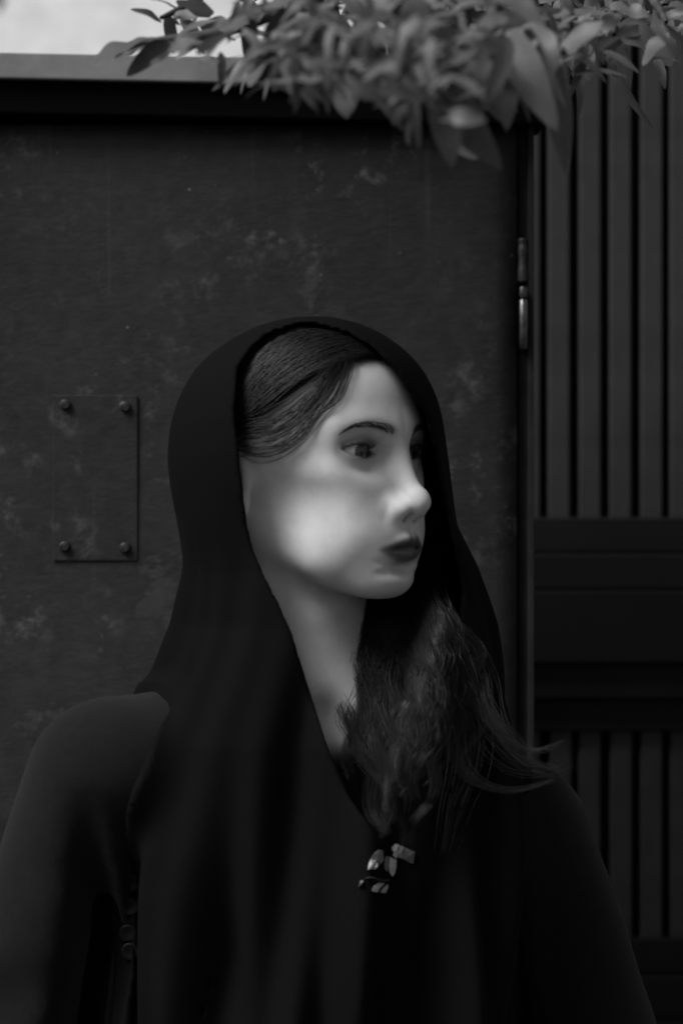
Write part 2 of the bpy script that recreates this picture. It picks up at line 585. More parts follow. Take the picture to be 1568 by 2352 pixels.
def leaf(base, tip, kind, roll=0., wscale=1.):
    b, t = Vector(base), Vector(tip)
    X = t - b; ln_ = X.length; X.normalize()
    up = Vector((0, -.55, 1)) if abs(X.z) < .8 else Vector((0, -1, .2))
    Z = (up - X * up.dot(X)).normalized()
    Yv = Z.cross(X)
    rot = Matrix((X, Yv, Z)).transposed().to_4x4() @ Matrix.Rotation(roll, 4, 'X')
    o = bpy.data.objects.new('leaf', LEAVES[kind])
    link(o, vine)
    o.matrix_parent_inverse = Matrix.Translation(vine.location).inverted()
    o.matrix_basis = Matrix.Translation(b) @ rot @ Matrix.Diagonal((ln_, ln_ * wscale, ln_, 1))
    return o


stems = []


def stem(pts, r0, r1):
    P = spline(np.array(pts), 5 * len(pts))
    stems.append(P)
    tubes('stem', P[None], r0, sides=7, tip=r1 / r0, mat=M_stem, parent=vine)


# trunk behind the cabinet, then branches arching forward over its top
top = np.array([.10, 2.62, 1.93])
stem([(.06, 2.64, -.02), (.04, 2.66, .5), (.10, 2.63, 1.1), (.07, 2.64, 1.6), top], .016, .010)
BR = [
    [top, at(900, -120, 2.40), at(760, -60, 2.25), at(640, 20, 2.14), at(520, 70, 2.10), at(380, 90, 2.10), at(280, 105, 2.10)],
    [top, at(800, -160, 2.45), at(640, -110, 2.30), at(520, -50, 2.22), at(430, 10, 2.16), at(370, 40, 2.13)],
    [top, at(830, -140, 2.40), at(740, -60, 2.05), at(690, 20, 1.80), at(650, 90, 1.68), at(600, 130, 1.62)],
    [top, at(900, -140, 2.35), at(800, -70, 2.00), at(760, 10, 1.75), at(720, 70, 1.62), at(700, 110, 1.55)],
    [top, at(960, -140, 2.35), at(880, -70, 2.00), at(840, 40, 1.72), at(800, 120, 1.58), at(780, 170, 1.54)],
    [top, at(1000, -160, 2.35), at(940, -70, 1.95), at(910, 40, 1.66), at(920, 120, 1.52), at(910, 180, 1.48)],
    [top, at(1050, -160, 2.35), at(1010, -70, 1.95), at(990, 60, 1.66), at(985, 160, 1.54), at(1000, 230, 1.50)],
    [top, at(1060, -150, 2.40), at(1070, -60, 2.05), at(1060, 40, 1.8), at(1090, 110, 1.66)],
    [top, at(1150, -160, 2.35), at(1140, -70, 2.00), at(1130, 60, 1.72), at(1160, 150, 1.60)],
    [top, at(1190, -150, 2.40), at(1220, -60, 2.10), at(1215, 40, 1.85), at(1235, 110, 1.72)],
    [top, at(1250, -140, 2.40), at(1290, -50, 2.10), at(1300, 50, 1.85), at(1290, 120, 1.72)],
    [top, at(1330, -150, 2.45), at(1390, -50, 2.20), at(1400, 20, 2.0), at(1410, 80, 1.9)],
    [top, at(1380, -150, 2.45), at(1450, -60, 2.20), at(1500, 0, 2.0), at(1530, 50, 1.9)],
]
for bi_, b_ in enumerate(BR):
    if True:        # they arch out well in front of the cabinet
        for k_ in range(2, len(b_)):
            q_ = b_[k_]; f_ = (q_[1] - (.45 if bi_ < 2 else .22) * min(1, (k_ - 1) / 2)) / q_[1]
            b_[k_] = np.array([q_[0] * f_, q_[1] * f_, CAMZ + (q_[2] - CAMZ) * f_])
    stem(b_, .0050, .0015)
# leaves one can pick out
HERO = [  # base px, tip px, depth, kind, roll, width
    ((905, 20), (1078, 356), 1.90, 4, .5, 1.5), ((1000, 190), (1048, 352), 1.90, 0, -.3, 1.3), ((1165, 70), (1258, 275), 1.93, 0, .4, 1.1),
    ((1225, 90), (1345, 325), 1.98, 4, -.4, 1.3), ((1395, 110), (1438, 275), 2.05, 4, .9, .7), ((1085, 150), (1068, 290), 1.95, 4, 1.0, .7),
    ((1000, 170), (890, 225), 1.90, 1, .2, 1), ((985, 200), (890, 285), 1.92, 1, .9, 1), ((1040, 270), (1085, 350), 2.02, 2, .6, 1),
    ((800, 60), (785, 248), 1.96, 2, .3, .9), ((640, 90), (560, 175), 2.00, 2, .5, 1), ((660, 60), (640, 190), 2.00, 2, -.4, 1),
    ((330, 95), (205, 128), 1.97, 2, .1, 1), ((380, 85), (262, 78), 1.98, 1, .3, 1), ((395, 95), (300, 150), 1.98, 0, -.5, 1.2),
    ((1220, 100), (1100, 130), 1.96, 3, .2, 1), ((1200, 60), (1090, 20), 1.96, 2, .6, 1), ((1190, 60), (1270, 130), 1.98, 3, .3, 1),
    ((1310, 90), (1350, 160), 2.0, 3, .2, 1), ((905, 50), (790, 110), 1.94, 1, .3, 1), ((960, 30), (880, 130), 1.92, 0, .7, 1.3),
    ((1140, 130), (1190, 250), 1.95, 1, -.3, 1), ((1480, 20), (1530, 130), 2.08, 3, .3, 1), ((1440, 0), (1400, 80), 2.1, 2, .2, 1),
    ((620, 20), (500, 30), 2.0, 1, .3, 1), ((560, 60), (450, 110), 2.0, 0, .5, 1.2), ((480, 40), (410, -20), 2.05, 2, .4, 1),
]
hr_ = random.Random(5)
for k_ in range(26):          # long thin drooping ones along the lower edge
    bx_ = hr_.uniform(560, 1330); by0 = hr_.uniform(40, 150)
    dl = hr_.uniform(80, 170)
    HERO.append(((bx_, by0), (bx_ + hr_.uniform(-15, 70), min(by0 + dl, 200 if bx_ < 760 else 290)), hr_.uniform(1.86, 2.02), 4, hr_.uniform(-1, 1), hr_.uniform(.6, 1.2)))
for (b_, t_, Y, kd, rl, ws) in HERO:
    Y2 = Y - (.52 if b_[0] > 520 and b_[0] < 1300 else (.40 if b_[0] < 520 else .05))
    leaf(at(b_[0], b_[1], Y2 + .03), at(t_[0], t_[1], Y2), kd, rl, ws)
rr_ = random.Random(11)
for bi, P in enumerate(stems[1:]):
    n = [14, 18, 20, 20, 22, 22, 22, 20, 20, 18, 18, 14, 10][bi]
    for k in range(n):
        i = rr_.randrange(int(len(P) * .30), len(P))
        base = P[i] + np.array([rr_.gauss(0, .004), rr_.gauss(0, .006), rr_.gauss(0, .004)])
        ln_ = rr_.uniform(.018, .038) * P[i][1] / 1.6
        a = rr_.uniform(0, 2 * math.pi)
        dirv = np.array([math.cos(a), rr_.uniform(-.7, .35), math.sin(a) * .8 - .55])
        dirv /= np.linalg.norm(dirv)
        tipp = base + dirv * ln_
        ppy = 1176 - (tipp[2] - CAMZ) / (K * tipp[1])
        lim = 132 if bi in (0, 1) else [0, 0, 180, 170, 235, 235, 270, 190, 240, 200, 210, 140, 130][bi]
        if ppy > lim:
            tipp[2] += (ppy - lim) * K * tipp[1]
        leaf(base, tipp, rr_.choice((0, 0, 1, 1, 4, 4, 2, 5)), rr_.uniform(-1.1, 1.1), rr_.uniform(.85, 1.2))

# the crowded leaves behind those, too many to pick apart
vv_, ff_ = [], []
for k in range(560):
    P = stems[1 + rr_.randrange(2, len(BR))]
    base = P[rr_.randrange(int(len(P) * .45), len(P))] + np.array([rr_.gauss(0, .022), rr_.uniform(-.02, .16), rr_.gauss(0, .012) + .012])
    a = rr_.uniform(0, 2 * math.pi)
    X = Vector((math.cos(a), rr_.uniform(-.7, .35), math.sin(a) * .8 - .5)).normalized()
    ln_ = rr_.uniform(.016, .036)
    up = Vector((rr_.gauss(0, .5), -.6, 1))
    Z = (up - X * up.dot(X)).normalized(); Yv = Z.cross(X)
    tz = base[2] + X.z * ln_
    ppy = 1176 - (tz - CAMZ) / (K * base[1])
    if ppy > 200: base[2] += (ppy - 200) * K * base[1]
    me_ = LEAVES[rr_.choice((0, 1, 4, 4, 2, 5))]
    o0 = len(vv_)
    for v_ in me_.vertices:
        vv_.append(tuple(Vector(base) + (X * v_.co.x + Yv * v_.co.y + Z * v_.co.z) * ln_))
    for p_ in me_.polygons:
        ff_.append(tuple(o0 + i_ for i_ in p_.vertices))
lm_ = obj('leaf_mass', mesh_np('leaf_mass', vv_, ff_), M_leaf, vine)
lm_['kind'] = 'stuff'

# ------------------------------------------------------------------ trees far behind
M_fleaf = mat('far_leaf', .35, rough=.7, spec=.2, noise=(2, .7, 1.2), transl=.4)
M_trunk = mat('bark', .10, rough=.9, spec=.1, noise=(8, .6, 1.3), bump=(20, .6, .02))


def tree(x, y, h, rad, seed, label):
    r = np.random.default_rng(seed)
    root = empty('tree', (x, y, 0))
    tag(root, label, 'tree')
    limbs = []
    trunk = np.array([(x, y, -.05), (x + .1, y, h * .3), (x - .05, y + .1, h * .6), (x, y, h * .92)])
    T = spline(trunk, 16)
    tubes('trunk', T[None], .16, sides=8, tip=.2, mat=M_trunk, parent=root)
    cl = []
    for k in range(16):
        a = r.uniform(0, 6.28); z0 = r.uniform(.32, .85) * h
        b = np.array([x, y, z0]); e = b + np.array([math.cos(a), math.sin(a), r.uniform(.2, .8)]) * rad * r.uniform(.5, 1)
        limbs.append(spline(np.array([b, (b + e) / 2 + r.normal(0, .1, 3), e]), 10))
        cl.append(e)
    tubes('limbs', np.array(limbs), .05, sides=5, tip=.2, mat=M_trunk, parent=root)
    n = 260
    c = np.array(cl)[r.integers(0, len(cl), n)] + r.normal(0, 1, (n, 3)) * np.array([.42, .42, .34]) * rad * .6
    d1 = r.normal(0, 1, (n, 3)); d1 /= np.linalg.norm(d1, axis=1, keepdims=True)
    d2 = np.cross(d1, r.normal(0, 1, (n, 3))); d2 /= np.linalg.norm(d2, axis=1, keepdims=True)
    s = r.uniform(.05, .10, (n, 1)) * h / 5
    v = np.stack([c - d1 * s, c + d2 * s * .5, c + d1 * s, c - d2 * s * .5], 1).reshape(-1, 3)
    me = mesh_np('crown', v, np.arange(4 * n).reshape(n, 4), smooth=False)
    o = obj('crown', me, M_fleaf, root)


tree(-3.1, 11.0, 5.2, 1.5, 3, 'pale thin-crowned tree in front of the white house')

# ------------------------------------------------------------------ white house behind
M_wall = mat('white_render', .85, rough=.85, spec=.2, noise=(5.0, .78, 1.12, 6), bump=(30, .3, .004))
M_roof = mat('roof_tiles', .12, rough=.8, spec=.2, noise=(6, .7, 1.3))
M_wfr = mat('window_frame', .45, rough=.5, spec=.4)
M_glass = mat('window_glass', .03, rough=.08, spec=.6)
house = empty('house', (-3.5, 17.0, 0))
tag(house, 'white rendered house far behind the cabinet, out of focus', 'house')
obj('wall', box_mesh('wall', -9.0, 2.5, 15.0, 19.0, 0, 6.4), M_wall, house)
import bmesh
bm = bmesh.new()
vs = [bm.verts.new(c) for c in ((-9.4, 14.6, 6.402), (2.9, 14.6, 6.402), (2.9, 19.4, 6.402), (-9.4, 19.4, 6.402), (-9.4, 17, 8.2), (2.9, 17, 8.2))]
for fc in ((0, 1, 5, 4), (2, 3, 4, 5), (1, 2, 5), (3, 0, 4), (3, 2, 1, 0)):
    bm.faces.new([vs[i_] for i_ in fc])
rme = bpy.data.meshes.new('roof'); bm.to_mesh(rme); bm.free()
obj('roof', rme, M_roof, house)
for wx in (-7.6, -4.6, .6):
    for wz in (1.0, 3.5):
        wnd = obj('window', box_mesh('window', wx, wx + 1.1, 14.94, 15.02, wz, wz + 1.4, .01), M_wfr, house)
        for k in (0, 1):
            pn = obj('pane', box_mesh('pane', wx + .07 + k * .5, wx + .53 + k * .5, 14.925, 14.95, wz + .08, wz + 1.32), M_glass, wnd)
            pn.matrix_parent_inverse = Matrix.Translation(house.location).inverted() @ Matrix.Translation(house.location)
obj('door', box_mesh('door', -2.2, -1.2, 14.95, 15.02, .01, 2.1, .01), M_trunk, house)

# ------------------------------------------------------------------ the woman
M_skin = mat('skin', .50, rough=.6, spec=.2, attr='tint', sss=.12, noise=(55, .90, 1.08, 9), bump=(1100, .22, .0007))
M_eye = mat('eye', .5, rough=.12, spec=.5, attr='tint')
M_hair = mat('dark_hair', .013, rough=.5, spec=.22)
M_brow = mat('brow_hair', .02, rough=.5, spec=.3)

HEAD = at(705, 1043, 1.83)
YAW = R(-38.5)
cy_, sy_ = math.cos(YAW), math.sin(YAW)
RH = np.array([[cy_, -sy_, 0], [sy_, cy_, 0], [0, 0, 1]], np.float32)      # local -> world


def h2w(p):
    return np.asarray(p, float) @ RH.T.astype(float) + HEAD


def w2h(p):
    return (p - HEAD.astype(np.float32)) @ RH


EYE_C = np.array([.0655, .0315, 0.0])
EW, EHU, EHL = .0154, .0052, .0039


def lens(y, z):
    """almond of the eye opening in the face plane, distance-like (negative inside)"""
    a = R(6)
    u = (y - EYE_C[1]) * math.cos(a) + z * math.sin(a)
    w = -(y - EYE_C[1]) * math.sin(a) + z * math.cos(a)
    Ru = (EW ** 2 + EHU ** 2) / (2 * EHU); Rl = (EW ** 2 + EHL ** 2) / (2 * EHL)
    d1 = np.sqrt(u ** 2 + (w + Ru - EHU) ** 2) - Ru
    d2 = np.sqrt(u ** 2 + (w - Rl + EHL) ** 2) - Rl
    return np.maximum(d1, d2)


def skull(L):
    d = ell(L, (-.012, 0, .010), (.085, .071, .076))
    d = smin(d, ell(L, (.028, 0, .026), (.060, .061, .060)), .03)
    return d


def head_sdf(P):
    L = P.copy(); L[:, 1] = np.abs(L[:, 1])
    x, y, z = L[:, 0], L[:, 1], L[:, 2]
    d = skull(L)
    d = smin(d, ell(L, (.034, 0, -.030), (.051, .049, .066)), .03)
    d = smin(d, cap(L, (.004, .040, -.052), (.062, .015, -.088), .012, .0115), .032)
    d = smin(d, ell(L, (.040, 0, -.060), (.046, .037, .036)), .025)
    d = smin(d, cap(L, (-.004, .050, -.01), (.004, .041, -.050), .015, .0115), .032)
    d = smin(d, ell(L, (.046, .0425, -.017), (.025, .020, .016)), .022)
    d = smin(d, ell(L, (.047, .028, -.048), (.030, .024, .030)), .028)
    d = smin(d, ell(L, (.0775, 0, -.0930), (.0145, .018, .0120)), .022)
    d = smin(d, ell(L, (.0645, 0, -.062), (.0295, .031, .024)), .02)
    d = smax(d, -ell(L, (.036, .0765, -.043), (.036, .022, .028)), .036)      # hollow under the cheekbone
    # brow and socket
    d = smin(d, cap(L, (.079, .006, .014), (.062, .045, .017), .0075, .007), .018)
    d = smax(d, -ell(L, (.0925, .030, -.001), (.021, .020, .0125)), .016)
    # lids over the eyeball
    lid = sph(L, EYE_C, .0142)
    d = smin(d, lid, .006)
    ln = lens(y, z)
    cut = np.maximum(np.maximum(ln, .066 - x), sph(L, EYE_C, .0165))
    d = smax(d, -cut, .0015)
    # crease of the upper lid
    cr = np.abs(np.sqrt((y - EYE_C[1]) ** 2 + (z + .016) ** 2) - .0255)
    cr = np.where((z > .002) & (np.abs(y - EYE_C[1]) < .016) & (x > .06), cr, .02)
    d = d + .0011 * np.exp(-(cr / .0014) ** 2)
    # nose
    n = cap(L, (.0825, 0, .006), (.1005, 0, -.031), .0058, .0070)
    n = smin(n, sph(L, (.1060, 0, -.0370), .0082), .010)
    n = smin(n, ell(L, (.0945, .0102, -.0412), (.0100, .0062, .0068)), .006)
    n = smin(n, cap(L, (.1035, 0, -.0425), (.092, 0, -.0485), .0042, .0042), .005)
    d = smin(d, n, .011)
    d = smax(d, -ell(L, (.0990, .0060, -.0478), (.0066, .0030, .0038)), .003)
    # nasolabial fold, philtrum
    nf = cap(L, (.0905, .0165, -.041), (.079, .028, -.068), .001, .001)
    d = d + .0009 * np.exp(-(nf / .0035) ** 2)
    ph = cap(L, (.098, 0, -.052), (.101, 0, -.060), .001, .001)
    d = d + .0010 * np.exp(-(ph / .003) ** 2)
    # lips
    up = np.minimum(cap(L, (.0972, .0035, -.0645), (.0800, .0262, -.0702), .0043, .0020),
                    cap(L, (.0975, 0, -.0657), (.0972, .0035, -.0645), .0037, .0041))
    lo = cap(L, (.0946, 0, -.0758), (.0796, .0245, -.0712), .0056, .0022)
    d = smin(d, up, .005)
    d = smin(d, lo, .006)
    ml = cap(L, (.1030, 0, -.0703), (.0820, .0275, -.0712), .0006, .0006)
    d = smax(d, -ml, .0035)
    d = smax(d, -ell(L, (.0955, 0, -.0848), (.010, .017, .0035)), .010)
    # ear
    e = L.copy()
    c = np.array([-.013, .0750, -.018], np.float32)
    q = e - c
    a1, a2 = R(-18), R(-10)
    qx = q[:, 0] * math.cos(a1) + q[:, 1] * math.sin(a1)
    qy = -q[:, 0] * math.sin(a1) + q[:, 1] * math.cos(a1)
    qx2 = qx * math.cos(a2) - q[:, 2] * math.sin(a2)
    qz = qx * math.sin(a2) + q[:, 2] * math.cos(a2)
    E = np.stack([qx2, qy, qz], -1).astype(np.float32)
    near = np.abs(q).max(1) < .06
    if near.any():
        En = E[near]
        ee = smin(ell(En, (-.0005, 0, .004), (.0170, .0068, .0250)), ell(En, (.003, -.0005, -.0215), (.0085, .0046, .0110)), .012)
        ee = smax(ee, -ell(En, (.0010, .0072, .0035), (.0132, .0075, .0205)), .0025)
        t = np.linspace(0, 2.5, 12)
        pl = np.stack([.0005 + .0085 * np.cos(t + 1.5), .0012 + 0 * t, -.0005 + .0150 * np.sin(t + 1.5)], -1)
        rim = np.full(len(En), 1., np.float32)
        for i in range(len(pl) - 1):
            rim = np.minimum(rim, cap(En, pl[i], pl[i + 1], .0022, .0022))
        ee = smin(ee, rim, .004)
        ee = smax(ee, -ell(En, (.0055, .0020, -.0055), (.0055, .0060, .0075)), .003)
        ee = smin(ee, ell(En, (.0130, .0005, -.0065), (.0034, .0036, .0055)), .005)
        ee = smin(ee, cap(En, (.010, -.016, 0), (.008, -.0075, -.002), .013, .007), .006)
        d[near] = smin(d[near], ee, .006)
    return d


NOTCH = at(752, 1690, 1.800)
NECK_T = h2w((-.016, 0, -.055)).astype(np.float32)
NECK_B = np.array([-.022, 1.872, 1.335], np.float32)
SH_L = np.array([-.178, 1.795, 1.303], np.float32)      # image left
SH_R = np.array([.138, 1.915, 1.245], np.float32)
EL_L = np.array([-.272, 1.835, 1.030], np.float32)
EL_R = np.array([.232, 1.945, .990], np.float32)
HA_L = np.array([-.215, 1.735, .850], np.float32)
HA_R = np.array([.165, 1.835, .830], np.float32)
HIP = np.array([-.03, 1.87, .92], np.float32)
MAST = h2w((-.022, -.056, -.045)).astype(np.float32)
MAST2 = h2w((-.022, .056, -.045)).astype(np.float32)


def torso_sdf(P):
    d = cap(P, NECK_T, NECK_B, .050, .056)
    d = smin(d, cap(P, MAST, NOTCH - np.array([.006, -.012, 0]), .010, .0075), .018)
    d = smin(d, cap(P, MAST2, NOTCH - np.array([-.008, -.012, 0]), .010, .0075), .018)
    d = smin(d, cap(P, (NECK_T + NECK_B) / 2 + np.array([.004, -.030, 0], np.float32), NOTCH + np.array([0, .022, .01]), .020, .018), .02)
    b = cap(P, SH_L, SH_R, .026, .026)
    b = smin(b, cap(P, NECK_B - np.array([0, 0, .02], np.float32), SH_L, .046, .024), .06)
    b = smin(b, cap(P, NECK_B - np.array([0, 0, .02], np.float32), SH_R, .046, .024), .06)
    b = smin(b, cap(P, NOTCH + np.array([-.012, .012, -.004]), SH_L + np.array([.03, -.01, .0]), .008, .008), .02)
    b = smin(b, cap(P, NOTCH + np.array([.012, .012, -.004]), SH_R + np.array([-.03, -.01, .0]), .008, .008), .02)
    b = smin(b, ell(P, (-.03, 1.865, 1.19), (.125, .065, .19)), .04)
    b = smin(b, ell(P, (-.03, 1.875, .95), (.135, .085, .16)), .08)
    d = smin(d, b, .045)
    # notch hollow
    d = smax(d, -sph(P, NOTCH + np.array([0, -.012, .012]), .013), .02)
    for S, E, H in ((SH_L, EL_L, HA_L), (SH_R, EL_R, HA_R)):
        d = smin(d, cap(P, S, E, .030, .026), .02)
        d = smin(d, cap(P, E, H, .026, .020), .02)
        hd = ell(P, H + np.array([0, -.01, -.04]), (.022, .036, .045))
        d = smin(d, hd, .02)
    for sx in (-1, 1):
        hip = HIP + np.array([.085 * sx, 0, -.02]); kn = np.array([-.03 + .095 * sx, 1.865, .50]); an = np.array([-.03 + .10 * sx, 1.885, .09])
        d = smin(d, cap(P, hip, kn, .080, .052), .03)
        d = smin(d, cap(P, kn, an, .052, .034), .02)
        d = smin(d, cap(P, an + np.array([0, .01, -.05]), an + np.array([.01 * sx, -.15, -.062]), .034, .026), .02)
    return d


def skin_sdf(P):
    d = torso_sdf(P)
    m = P[:, 2] > 1.38
    if m.any():
        d[m] = smin(d[m], head_sdf(w2h(P[m])), .014)
    return d


ST = FINE
hx, hy, hz = HEAD
V, Q = surfnet(skin_sdf,
               axis((-.40, hx - .130, .012), (hx - .130, hx + .115, ST), (hx + .115, .32, .012)),
               axis((1.62, hy - .115, .012), (hy - .115, hy + .115, ST), (hy + .115, 2.06, .012)),
               axis((-.03, hz - .135, .012), (hz - .135, hz + .105, ST), (hz + .105, hz + .125, .006)), newton=3)
me = mesh_np('body', V, Q)
Lh = w2h(V.astype(np.float32))
x, y, z = Lh[:, 0], np.abs(Lh[:, 1]), Lh[:, 2]


def sig(v):
    return 1 / (1 + np.exp(-np.clip(v, -30, 30)))


tint = np.ones(len(V))
isface = (x > .045) & (V[:, 2] > 1.38)
# lips: dark lipstick
ya = y
zl = -.0708
upz = np.interp(ya, [0, .0035, .013, .0262], [-.0624, -.0606, -.0648, -.0706])
loz = np.interp(ya, [0, .008, .0180, .0262], [-.0818, -.0809, -.0766, -.0716])
lipm = sig((upz - z) / .0008) * sig((z - loz) / .0010) * sig((.0264 - ya) / .0007) * (x > .07)
tint *= 1 - lipm * isface * np.where(z > -.0706, .90, .84)
# liner on the lid edge; skin of the whole socket tinted darker, fading out
ln = lens(y, z)
tint *= 1 - .70 * np.exp(-(np.maximum(ln, 0) / .0010) ** 2) * isface
sh = np.exp(-((y - .0310) / .018) ** 2 - ((z - .0020) / .0095) ** 2)
tint *= 1 - .62 * sh * isface
# brows
bz = np.interp(y, [.008, .016, .030, .042, .053], [.0150, .0168, .0200, .0192, .0125])
bw_ = np.interp(y, [.007, .010, .030, .053], [.0, .0028, .0027, .0008])
brm = sig((bw_ - np.abs(z - bz)) / .0012) * sig((y - .009) / .001) * sig((.052 - y) / .0015)
tint *= 1 - .42 * brm * isface
# nostrils, scalp under the hair
zline = np.interp(x, [-.10, -.06, -.045, -.018, .018, .050, .072, .09], [-.12, -.09, -.03, .008, .013, .038, .066, .066])
farhair = sig((z - (.064 - .85 * (Lh[:, 1] - .006))) / .002) * (Lh[:, 1] > .004)
scal = np.maximum(sig((z - zline) / .0022), farhair) * (V[:, 2] > 1.38) * (skull(Lh) < .012)
tint *= 1 - .94 * scal
under = sig((1.325 - V[:, 2]) / .004) + sig((np.abs(V[:, 0] - NOTCH[0]) - .085) / .004) * (V[:, 2] < 1.40)
tint *= 1 - .985 * np.clip(under, 0, 1)      # dark dress under the coat
# faint natural unevenness of skin
tint *= 1 - .05 * np.exp(-((y - .040) / .015) ** 2 - ((z + .030) / .016) ** 2) * isface
a = me.attributes.new('tint', 'FLOAT', 'POINT')
a.data.foreach_set('value', tint.astype(np.float32))

person = empty('person', (-.03, 1.87, 0))
tag(person, 'woman in black headscarf and black coat, head turned aside, dark lipstick, wavy hair', 'person')
body = obj('body', me, M_skin, person)

# eyes, looking the way the head is turned
GZ = np.array([math.cos(R(4)), -math.sin(R(4)), -.05])
for s in (-1, 1):
    c = EYE_C * np.array([1, s, 1])
    g = GZ / np.linalg.norm(GZ)
    u = np.cross(g, [0, 0, 1]); u /= np.linalg.norm(u); w = np.cross(u, g)
    vv, ff, tt = [], [], []
    NR, NS = 40, 32
    for i in range(NR + 1):
        th = math.pi * (i + .02) / (NR + .04)
        for k in range(NS):
            ph = 2 * math.pi * k / NS
            r = .0125 + .0006 * math.exp(-(th / .42) ** 4)
            vv.append(c + r * (math.cos(th) * g + math.sin(th) * (math.cos(ph) * u + math.sin(ph) * w)))
            tt.append(.02 if th < .19 else (.10 if th < .49 else (.04 if th < .53 else .95)))
    for i in range(NR):
        for k in range(NS):
            ff.append((i * NS + k, (i + 1) * NS + k, (i + 1) * NS + (k + 1) % NS, i * NS + (k + 1) % NS))
    em = mesh_np('eyeball', h2w(np.array(vv)), ff)
    at_ = em.attributes.new('tint', 'FLOAT', 'POINT'); at_.data.foreach_set('value', np.array(tt, np.float32))
    obj('eyeball', em, M_eye, person)


def project(L, h, f=skull, it=4):
    """move head-local points to height h above the skull"""
    p = L.reshape(-1, 3).astype(np.float32)
    h = np.broadcast_to(h, L.shape[:-1]).reshape(-1)
    for _ in range(it):
        d = f(p) - h
        g = fgrad(f, p)
        g /= np.linalg.norm(g, axis=1, keepdims=True) + 1e-9
        p = p - (d[:, None] * g).astype(np.float32)
    return p.reshape(L.shape)


# eyebrows
for s in (-1, 1):
    n = 170
    yb = rng.uniform(.009, .051, n)
    zc = np.interp(yb, [.008, .016, .030, .042, .053], [.0150, .0168, .0200, .0192, .0125])
    wb = np.interp(yb, [.007, .010, .030, .053], [.0014, .0030, .0029, .0007])
    z0 = zc + rng.uniform(-1, 1, n) * wb
    ln_ = rng.uniform(.005, .0085, n)
    slope = np.interp(yb, [.009, .020, .035, .052], [.9, .40, -.05, -.55]) - (z0 - zc) / (wb + 1e-4) * .25
    tt = np.linspace(0, 1, 5)[None, :]
    Y = yb[:, None] + ln_[:, None] * tt / np.sqrt(1 + slope[:, None] ** 2)
    Z = z0[:, None] + ln_[:, None] * tt * slope[:, None] / np.sqrt(1 + slope[:, None] ** 2)
    X = np.full_like(Y, .088) - .35 * np.maximum(Y - .02, 0)
    p = np.stack([X, Y, Z], -1)
    p = project(p, .0004 + .0008 * tt, f=head_sdf, it=5)
    p[..., 1] *= s
    tubes('eyebrow', h2w(p), .00013, mat=M_brow, parent=person)
    # lashes
    n = 46
    u = np.linspace(-.95, .95, n) * EW
    Ru = (EW ** 2 + EHU ** 2) / (2 * EHU)
    wv = np.sqrt(Ru ** 2 - u ** 2) - (Ru - EHU)
    a = R(6)
    yy = EYE_C[1] + u * math.cos(a) - wv * math.sin(a)
    zz = u * math.sin(a) + wv * math.cos(a)
    xx = EYE_C[0] + np.sqrt(np.maximum(.0142 ** 2 - (yy - EYE_C[1]) ** 2 - zz ** 2, 1e-6))
    b0 = np.stack([xx, yy, zz], -1)
    out = np.stack([np.full(n, .0055), .35 * u, np.full(n, .0012)], -1)
    tt = np.linspace(0, 1, 5)[None, :, None]
    p = b0[:, None] + out[:, None] * tt + np.array([0, 0, .0035]) * tt ** 2
    p[..., 1] *= s
    tubes('eyelashes', h2w(p), .00016, mat=M_brow, parent=person)
# ---- hair of the head, combed from a parting back over the ear
def polyline(pts, t):
    return spline(np.array(pts), t)


FR = np.array([(.072, .003, .075), (.060, .034, .066), (.024, .063, .038), (-.018, .075, .012), (-.042, .066, -.030), (-.050, .048, -.090)])
BK = np.array([(-.060, .003, .095), (-.085, .028, .060), (-.098, .045, .015), (-.094, .048, -.025), (-.080, .044, -.060), (-.066, .034, -.105)])


FRF = np.array([(.072, .003, .075), (.077, .026, .058), (.064, .047, .036), (.040, .062, .005), (.008, .068, -.040), (-.020, .058, -.090)])


def scalp_strands(n, side, h0, h1, front=None):
    F_ = FR if side < 0 else FRF
    F_ = F_ if front is None else front
    s = rng.uniform(0, 1, n) ** 1.15
    base = F_[None] * (1 - s[:, None, None]) + BK[None] * s[:, None, None]
    base = base + rng.normal(0, .0028, base.shape) * np.array([1, .6, 1])
    P = spline(base, 26)
    tt = np.linspace(0, 1, 26)
    P = P + .0012 * np.sin(tt[None, :, None] * rng.uniform(6, 16, (n, 1, 1)) + rng.uniform(0, 6, (n, 1, 3)))
    P[..., 1] *= side
    h = rng.uniform(h0, h1, n)[:, None] * np.clip(.35 + tt[None] * 5, 0, 1)
    return project(P, h, it=4)


S = np.concatenate([scalp_strands(3400, -1, .001, .0062), scalp_strands(1400, 1, .001, .0062)])
# stray hairs along the temple
fl = scalp_strands(120, -1, .004, .0078)


def tendrils(n, ctrl, jit, h0, h1):
    base = np.array(ctrl)[None] + rng.normal(0, 1, (n, 1, 3)) * jit + rng.normal(0, 1, (n, len(ctrl), 3)) * np.array(jit) * .35
    P = spline(base, 26)
    P[..., 1] *= -1
    return project(P, rng.uniform(h0, h1, (n, 1)) * np.ones((1, 26)), f=head_sdf, it=6)


td = np.concatenate([
    tendrils(70, [(.058, .036, .062), (.050, .050, .036), (.026, .066, .018), (-.004, .076, .012), (-.034, .080, .004), (-.060, .066, -.010)], (.002, .002, .0048), .0015, .006),
    tendrils(26, [(.062, .030, .064), (.060, .046, .034), (.040, .060, .008), (.012, .070, .000), (-.016, .082, .004), (-.050, .070, -.012)], (.002, .002, .0030), .0015, .005)])
fl = np.concatenate([fl, td])
S = np.concatenate([S, fl])
tubes('hair', h2w(S), rng.uniform(.00013, .00028, len(S)), mat=M_hair, parent=person)

